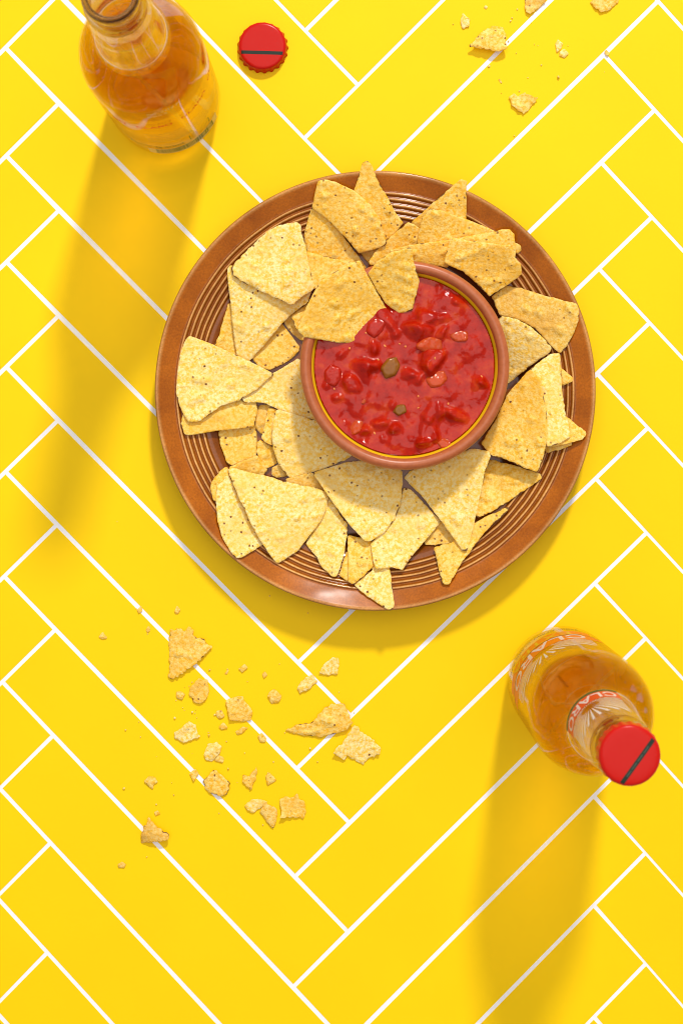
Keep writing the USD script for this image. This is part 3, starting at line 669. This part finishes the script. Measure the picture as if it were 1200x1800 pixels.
F('tiny crumb right of the small oval crumb, above the star shaped one', [(668,345),(678,335),(690,350),(675,362)], z=1.4)
F('leftmost crumb, small and pale, far left of the largest piece', [(28,200),(45,180),(62,205),(40,210)], z=1.6)
F('small crumb on the grout line left of the largest piece', [(178,95),(195,75),(200,100),(185,108)], z=1.5)
F('tiny crumb just below the grout line left of the largest piece', [(213,172),(225,157),(231,175),(220,185)], z=1.2)
F('small crumb alone above the largest broken piece', [(325,100),(335,78),(348,95),(340,110),(328,108)], z=1.6)
o8 = dict(org=(780, 0), sc=0.35)
F('largest broken piece at the top right, with a toasted upper edge', [(130,225),(165,185),(200,150),(240,125),(300,125),(312,180),(315,240),(290,250),(270,258),(230,245),(205,240),(165,240)], z=5, tilt=.12, ta=250, **o8)
F('torn chip fragment alone below the other top right pieces', [(330,480),(350,462),(380,470),(410,460),(472,485),(440,530),(400,568),(350,530)], z=3.6, **o8)
F('pale oval crumb left of the large top right piece', [(80,100),(95,58),(135,95),(125,130),(95,140)], z=2, colour='chip_pale', **o8)
F('toasted fragment cut by the top edge of the picture, left one', [(408,40),(412,-30),(520,-40),(510,0),(470,35),(435,62),(415,52)], z=3.4, colour='chip_toasted', **o8)
F('ragged fragment cut by the top edge of the picture, right one', [(740,5),(770,-40),(890,-50),(880,5),(830,45),(790,52),(760,30)], z=3.4, **o8)
F('thin pale crumb, upper of the pair between the top right fragments', [(562,215),(572,192),(600,215),(585,245),(568,262)], z=1.6, colour='chip_pale', **o8)
F('round pale crumb, lower of the pair between the top right fragments', [(580,255),(605,240),(628,265),(605,287),(580,275)], z=1.6, colour='chip_pale', **o8)
F('little crumb sitting in the grout corner at the top right', [(805,255),(815,245),(832,262),(825,278),(812,272)], z=1.6, **o8)
F('small pale crumb above the large top right piece', [(200,32),(210,20),(220,30),(212,42)], z=1.2, colour='chip_pale', **o8)
F('tiny long crumb above the torn fragment at the top right', [(274,395),(282,392),(293,412),(286,416)], z=1.0, **o8)
for fi, (label, pts, z, colour, tilt, ta) in enumerate(FR):
    W = np.array([px(x, y, z) for x, y in pts]); cen = W.mean(0); size = np.abs(W - cen).max() + .1
    th = min(0.95, z * 0.5)
    rg = np.random.default_rng(900 + fi)
    d = np.array([math.cos(math.radians(ta)), math.sin(math.radians(ta))]); an = rg.uniform(0, 3.14); d2 = np.array([math.cos(an), math.sin(an)])
    cv = 0.12 * (z - th)
    raw = lambda P: tilt * ((P - cen) @ d) + (z - th) * 0.8 * (((P - cen) @ d2) / size) ** 2 * (1 if fi % 2 else -1)
    zmin = raw(W).min() if fi % 2 else raw(W).min()
    zf = lambda P: raw(P) - zmin + th + 0.22
    v, f, burn = chip_mesh(W, zf, 300 + fi, thick=th, step=0.7, rough_edge=min(1.3, 0.13 * size), bump=min(0.42, 0.09 * z + 0.05), rounding=min(0.35, 0.1 * size))
    burn = burn * (0.9 if 'burnt' in label or 'toasted' in label or 'dark' in label else 0.45)
    v[:, 2] += 0.02 - v[:, 2].min()
    base = np.array([cen[0], cen[1], 0.0])
    path = numbered('/World', 'chip_fragment' if size > 6 else 'chip_crumb')
    mesh = UsdGeom.Mesh.Define(stage, path)
    usdkit.mesh(stage, path, ((v - base) * MM, f), M[colour], smooth=True)
    UsdGeom.PrimvarsAPI(mesh).CreatePrimvar('burn', Sdf.ValueTypeNames.FloatArray, 'vertex').Set(np.asarray(burn, np.float32))
    mesh.AddTranslateOp().Set(Gf.Vec3d(*(base * MM)))
    tag(mesh.GetPrim(), label, 'chip piece' if size > 6 else 'crumb', 'broken chip pieces scattered on the tiles')
# the finest crumbs nobody could count
rg = np.random.default_rng(4)
bits = []
spots = [(206, 917), (622-0, 1253), (435, 1198), (346, 1262), (545, 1315), (338, 1325), (462, 1450), (344, 1248), (796, 42), (998, 80), (897, 36), (951, 114), (1062, 126), (275, 1330), (385, 1430), (310, 1105), (221, 1283)]
for _ in range(46): spots.append((rg.normal(400, 95), rg.normal(1270, 105)))
for _ in range(16): spots.append((rg.normal(900, 75), abs(rg.normal(80, 70))))
for x, y in spots:
    X, Y = px(x, y)
    if math.hypot(X - PCX, Y - PCY) < 124: continue
    r = rg.uniform(0.16, 0.5) * (1 if rg.uniform() > 0.18 else 1.8)
    s = trimesh.creation.icosphere(1, r); s.vertices *= rg.uniform(0.5, 1.2, 3); s.vertices *= 1 + rg.uniform(-.25, .25, (len(s.vertices), 1))
    s.apply_transform(trimesh.transformations.random_rotation_matrix(rg.uniform(size=3)))
    s.apply_translation((X, Y, 0.01 - s.vertices[:, 2].min())); bits.append(s)
bm = trimesh.util.concatenate(bits)
cd = obj('crumb_specks', bm, 'chip_pale', smooth=True)
tag(cd, 'finest pale corn chip specks dusted around the broken pieces', 'crumbs', kind='stuff')

# ------------------------------------------------------------------ crown caps and bottles
def crown_mesh(crimp=False):
    """pressed crown cap, open below, base at z = 0, 6.2 mm tall, 21 flutes"""
    seg = 21 * 12; a = np.arange(seg) / seg * 2 * np.pi
    prof = [(0, 6.2, 0), (5, 6.2, 0), (9, 6.18, 0), (11.4, 6.1, 0), (12.3, 5.92, 0), (12.95, 5.5, 0), (13.30, 4.9, 0.02), (13.42, 4.1, 0.08), (13.55, 3.2, 0.20), (13.75, 2.2, 0.36), (13.95, 1.1, 0.34), (14.2, 0.15, 0.44)]
    if crimp: prof = [(13.3 + (r - 13.3) * 0.45, z, am * 0.6) if r > 13.3 else (r, z, am) for r, z, am in prof]
    rings = [(r, z, am) for r, z, am in prof]
    rings += [(r - 0.28, z - 0.02 + (0.0 if i < 1 else -0.25 * (z > 5)), am) for i, (r, z, am) in enumerate(reversed(prof[1:]))] + [(0, 5.9, 0)]
    V = []
    for r, z, am in rings:
        w = np.cos(21 * a); w = np.sign(w) * np.abs(w) ** 0.8
        rr = np.full(seg, max(r, 0.0)) + am * w * (1 if r > 3 else 0)
        V.append(np.stack([rr * np.cos(a), rr * np.sin(a), np.full(seg, z)], 1))
    V = np.vstack(V); n = len(rings); j = np.arange(seg); j2 = (j + 1) % seg; Fc = []
    for i in range(n - 1):
        A, B, Cc, Dd = i * seg + j, i * seg + j2, (i + 1) * seg + j2, (i + 1) * seg + j
        if i > 0: Fc.append(np.stack([A, Cc, B], 1))
        if i < n - 2: Fc.append(np.stack([A, Dd, Cc], 1))
        elif i == n - 2: pass
    Fc = np.vstack(Fc)
    for i in (0, n - 1):
        lo, hi = i * seg, (i + 1) * seg
        Fc[(Fc >= lo) & (Fc < hi)] = lo
    ok = (Fc[:, 0] != Fc[:, 1]) & (Fc[:, 1] != Fc[:, 2]) & (Fc[:, 0] != Fc[:, 2])
    t = trimesh.Trimesh(V, Fc[ok], process=True)
    trimesh.repair.fix_normals(t)
    return t
CROWN, CRIMPED = crown_mesh(), crown_mesh(True)
def cap_top_z(r): return np.interp(r, [0, 5, 9, 11.4, 12.3, 12.95, 13.35], [6.2, 6.2, 6.18, 6.1, 5.92, 5.5, 4.9])
def build_cap(label, loc, ang, marks):
    c = thing('bottle_cap', label, 'bottle cap', loc)
    obj('shell', CRIMPED if marks else CROWN, 'cap_red', c, smooth=38)
    # dark stripe printed across the top, off centre by 4 mm
    d = np.array([math.cos(ang), math.sin(ang)]); n = np.array([-d[1], d[0]])
    off, half = 4.05, 0.98
    ln = 11.75
    s = np.linspace(-ln, ln, 60)
    v = []
    for w in np.linspace(-half, half, 4):
        q = s[:, None] * d - (off + w) * n
        v.append(np.c_[q, cap_top_z(np.hypot(q[:, 0], q[:, 1])) + 0.03])
    v = np.vstack(v); f = []
    for i in range(3):
        for k in range(59):
            a, b = i * 60 + k, i * 60 + k + 1; e, g_ = a + 60, b + 60
            f += [(a, g_, b), (a, e, g_)]
    f = np.array(f); nrm = np.cross(v[f[0, 1]] - v[f[0, 0]], v[f[0, 2]] - v[f[0, 0]])
    if nrm[2] < 0: f = f[:, ::-1]
    obj('stripe', (v, f), 'cap_stripe', c, smooth=True, label='dark green stripe across the red top')
    if marks:
        bx = []
        for k, t in enumerate(np.arange(-7.8, 7.9, 0.62)):
            if k % 7 == 5: continue
            b = trimesh.creation.box((0.34, 0.62, 0.012))
            b.apply_transform(trimesh.transformations.rotation_matrix(ang, (0, 0, 1)))
            q = t * d - off * n
            b.apply_translation((q[0], q[1], float(cap_top_z(np.hypot(*q))) + 0.05)); bx.append(b)
        obj('stripe_marks', trimesh.util.concatenate(bx), 'cap_marks', c)
    return c

# bottle outline: (r, z)
OUT = smoothcurve([(27.5, 0.5), (30.0, 2.2), (31.0, 6), (31.2, 14), (31.2, 60), (31.2, 108), (30.9, 118), (29.2, 128), (25.8, 138), (21.2, 147), (18.3, 154), (17.0, 162), (16.0, 178), (15.0, 196), (14.2, 208)], 7)
LIP = [(14.05, 208.6), (14.1, 210.2), (14.15, 212.6), (13.7, 214.2), (12.9, 215.2), (12.3, 217.0), (12.2, 219.5), (12.7, 221.5), (13.0, 223.8), (13.0, 226.2), (12.6, 228.0), (11.8, 229.1), (10.8, 229.2), (9.9, 228.2)]
INN = smoothcurve([(9.8, 226.0), (9.9, 216), (12.2, 208), (14.2, 196), (15.2, 178), (16.2, 162), (17.5, 154), (20.4, 147), (25.0, 138), (28.4, 128), (30.1, 118), (30.4, 108), (30.4, 60), (30.4, 12), (29.6, 6.5), (26, 4.6), (12, 5.0), (0, 6.0)], 6)
BASE = [(0.0, 3.4), (10, 2.8), (18, 1.6), (22.5, 0.5), (25.5, 0.15)]
FILL = 156.5
def rad_at(z): return np.interp(z, OUT[:, 1], OUT[:, 0])
NECK = 160.0
def bottle_glass():
    # the wall is built as one thin sheet; the drink fills it to the glass
    v, f, _ = lathe(BASE + [tuple(p) for p in OUT if p[1] < NECK], 144); return prune(v, f)
def neck_mesh():
    v, f, _ = lathe([tuple(p) for p in OUT if p[1] >= NECK - 3] + [tuple(p) for p in INN if NECK - 3 <= p[1] < 207.5], 144, closed=True); return prune(v, f)
def lip_mesh():
    iv = [tuple(p) for p in INN if p[1] >= 207.5]
    v, f, _ = lathe([(14.0, 208.3)] + LIP + iv + [(11.5, 207.6)], 144, closed=True); return prune(v, f)
def drink_mesh():
    pr = [(r + 0.18 if r > 0.3 else 0.0, z - (0.15 if z < 12 else 0)) for r, z in INN[::-1] if z < FILL]
    rr = float(np.interp(FILL, INN[::-1, 1], INN[::-1, 0])) + 0.18
    pr += [(rr, FILL), (rr - 0.7, FILL - 0.9), (rr - 1.8, FILL - 1.35), (rr - 4, FILL - 1.5), (0.0, FILL - 1.5)]
    pr[0] = (0.0, pr[0][1])
    v, f, _ = lathe(pr, 144); return prune(v, f)
ZS = 1.02
def tall(m): return np.array(m[0]) * (1, 1, ZS), m[1]
GL, DR, LP, NK = tall(bottle_glass()), tall(drink_mesh()), tall(lip_mesh()), tall(neck_mesh())

def wrap(t, th0, z0, eps=0.12, size=1.6):
    """lays flat lettering (mm, x along the girth, y up) round the bottle"""
    if not isinstance(t, trimesh.Trimesh): t = trimesh.Trimesh(*t)
    up = t.face_normals[:, 2] > 0.5          # ink is a single thin layer
    v, f = trimesh.remesh.subdivide_to_size(t.vertices, t.faces[up], size)
    z = z0 + v[:, 1]; r = rad_at(z); z = z * ZS; th = th0 + v[:, 0] / r
    R = r + eps + v[:, 2]
    return np.c_[R * np.cos(th), R * np.sin(th), z], f
def flat(poly, depth=0.05):
    ps = [poly] if isinstance(poly, Polygon) else list(poly.geoms)
    return trimesh.util.concatenate([trimesh.creation.extrude_polygon(q, depth, engine='earcut') for q in ps if q.area > 0.01])
def text(s, h, width=None, bold=True):
    t = meshkit.text_mesh(s, h, 0.05, bold)
    x0, x1 = t.bounds[0, 0], t.bounds[1, 0]
    if width: t.vertices[:, 0] = (t.vertices[:, 0] - x0) * width / (x1 - x0) - width / 2
    else: t.vertices[:, 0] -= (x0 + x1) / 2
    return t
def letters(parent, name, s, h, width, mt, th0, z0, eps, bold=True, arc=0.0):
    """every character its own mesh under the print"""
    t = text(s, h, width, bold)
    if arc: t.vertices[:, 1] += arc * (1 - (t.vertices[:, 0] / (width / 2)) ** 2)
    for p in t.split(only_watertight=False):
        obj(name, wrap(p, th0, z0, eps), mt, parent)
def lettering(parent, name, s, h, width, mt, th0, z0, eps, bold=True, label=None):
    obj(name, wrap(text(s, h, width, bold), th0, z0, eps), mt, parent, label=label)
def sunburst(w, h0, h1, cx, cy, n, inner):
    """white rays fanning out from a clear round sun"""
    out = []
    frame = sbox(-w / 2, h0, w / 2, h1)
    for k in range(n):
        a = 2 * math.pi * k / n; da = math.pi / n * 0.38
        ray = Polygon([(cx + inner * math.cos(a - da * .7), cy + inner * .8 * math.sin(a - da * .7)), (cx + 90 * math.cos(a - da), cy + 90 * math.sin(a - da)), (cx + 90 * math.cos(a + da), cy + 90 * math.sin(a + da)), (cx + inner * math.cos(a + da * .7), cy + inner * .8 * math.sin(a + da * .7))])
        q = ray.intersection(frame)
        if not q.is_empty and q.area > .05: out.append(q)
    return out

def build_bottle(label, pxx, pxy, z, front, capped):
    X, Y = px(pxx, pxy, z)
    b = thing('drink_bottle', label, 'bottle', (X, Y, 0.0))
    gl = obj('glass', GL, 'bottle_glass', b, smooth=50)
    obj('neck', NK, 'neck_glass', b, smooth=50)
    obj('lip', LP, 'lip_glass', b, smooth=50)
    obj('amber_drink', DR, 'amber_drink', b, smooth=50)
    th = math.radians(front)
    # front: body print
    pr = obj('body_print', wrap(flat(sbox(-30, 34, 30, 50).union(Polygon([(-33, 47), (33, 47), (36, 55), (28, 66), (-28, 66), (-36, 55)])).buffer(1.5).buffer(-0.5)), th, 0, 0.10), 'ink_orange', b)
    letters(pr, 'letter', 'CLARO', 14, 52, 'ink_white', th, 51.0, 0.20)
    letters(pr, 'yellow_letter', 'EXTRA', 11, 40, 'ink_yellow', th, 36.5, 0.20)
    obj('green_rule', wrap(flat(sbox(-35, 49.0, 35, 50.0)), th, 0, 0.22), 'ink_green', pr)
    for r_ in sunburst(56, 68, 93, 0, 73, 28, 7.5):
        obj('ray', wrap(flat(r_), th, 0, 0.12), 'ink_white', pr)
    lettering(pr, 'small_text', '330ml  CLARO  CLARO  330ml', 3.0, 54, 'ink_green', th, 22, 0.12, False)
    # front: neck print
    npn = obj('neck_print', wrap(flat(sbox(-17.5, 160, 17.5, 171.5)), th, 0, 0.10), 'ink_red_orange', b)
    letters(npn, 'letter', 'CLARO', 8.2, 31, 'ink_white', th, 161.6, 0.20)
    obj('green_edge', wrap(flat(sbox(-17.5, 157.4, 17.5, 159.4)), th, 0, 0.16), 'ink_green', npn)
    for r_ in sunburst(33, 172.2, 198, 0, 178, 34, 5.2):
        obj('ray', wrap(flat(r_), th, 0, 0.12), 'ink_white', npn)
    # back: ring of the name, small print, barcode
    back = th + math.pi
    bp = obj('back_print', wrap(flat(sbox(-23, 9, 23, 23)), back, 0, 0.10), 'ink_pale_panel', b)
    rg = np.random.default_rng(8); x = -18.5; bars = []
    while x < 18.5:
        w = rg.choice([0.35, 0.35, 0.7, 1.05]); bars.append(sbox(x, 11.5, x + w, 22.4)); x += w + rg.choice([0.35, 0.5, 0.8])
    obj('barcode', wrap(flat(unary_union(bars)), back, 0, 0.2), 'ink_green', bp)
    lettering(bp, 'net_volume', '330ml', 4.2, 15, 'ink_green', back - 0.30, 26, 0.12)
    for dx, y0 in ((-0.78, 28), (0.30, 27), (0.30, 33)):
        fr = sbox(-7.5, 0, 7.5, 4.4).difference(sbox(-6.9, .5, 6.9, 3.9))
        obj('green_box', wrap(flat(fr), back + dx, y0, 0.12), 'ink_green', bp)
    for k in range(4):
        tx = text('CLARO', 4.4, 19)
        obj('name_band', wrap(tx, back + (k - 1.5) * 0.78, 84, 0.12), 'ink_red_orange', bp)
    for k in range(5):
        obj('fine_print', wrap(flat(unary_union([sbox(x0, 0, x0 + w0, 0.55) for x0, w0 in [(-20 + 2.6 * i, 1.5 + 0.8 * ((i * 7 + k) % 3) / 2) for i in range(15)]])), back, 46 + 5 * k, 0.12), 'ink_grey', bp)
    lettering(bp, 'date_code', '04.2027', 3.0, 17, 'ink_pale_panel', back - 0.12, 116.5, 0.12, False)
    lettering(bp, 'date_code', '0853', 3.0, 10, 'ink_pale_panel', back - 0.24, 111.5, 0.12, False)
    return b, X, Y
# direction of the front seen from above (degrees from +x, anticlockwise)
b1 = build_bottle('opened clear bottle of amber drink with a bare lip at the top left', 292, 177, 0, 118, False)
b2 = build_bottle('capped clear bottle of amber drink with orange and white print at the lower right', 986, 1195, 0, 128, True)
build_cap('red crown cap with a dark stripe lying on the tiles beside the opened bottle', (*px(461.5, 82, 2), 0.02), math.radians(-1.7), False)
build_cap('red crown cap with a dark stripe closing the lower right bottle', (b2[1], b2[2], 228.6), math.atan2(.81, .58), True)
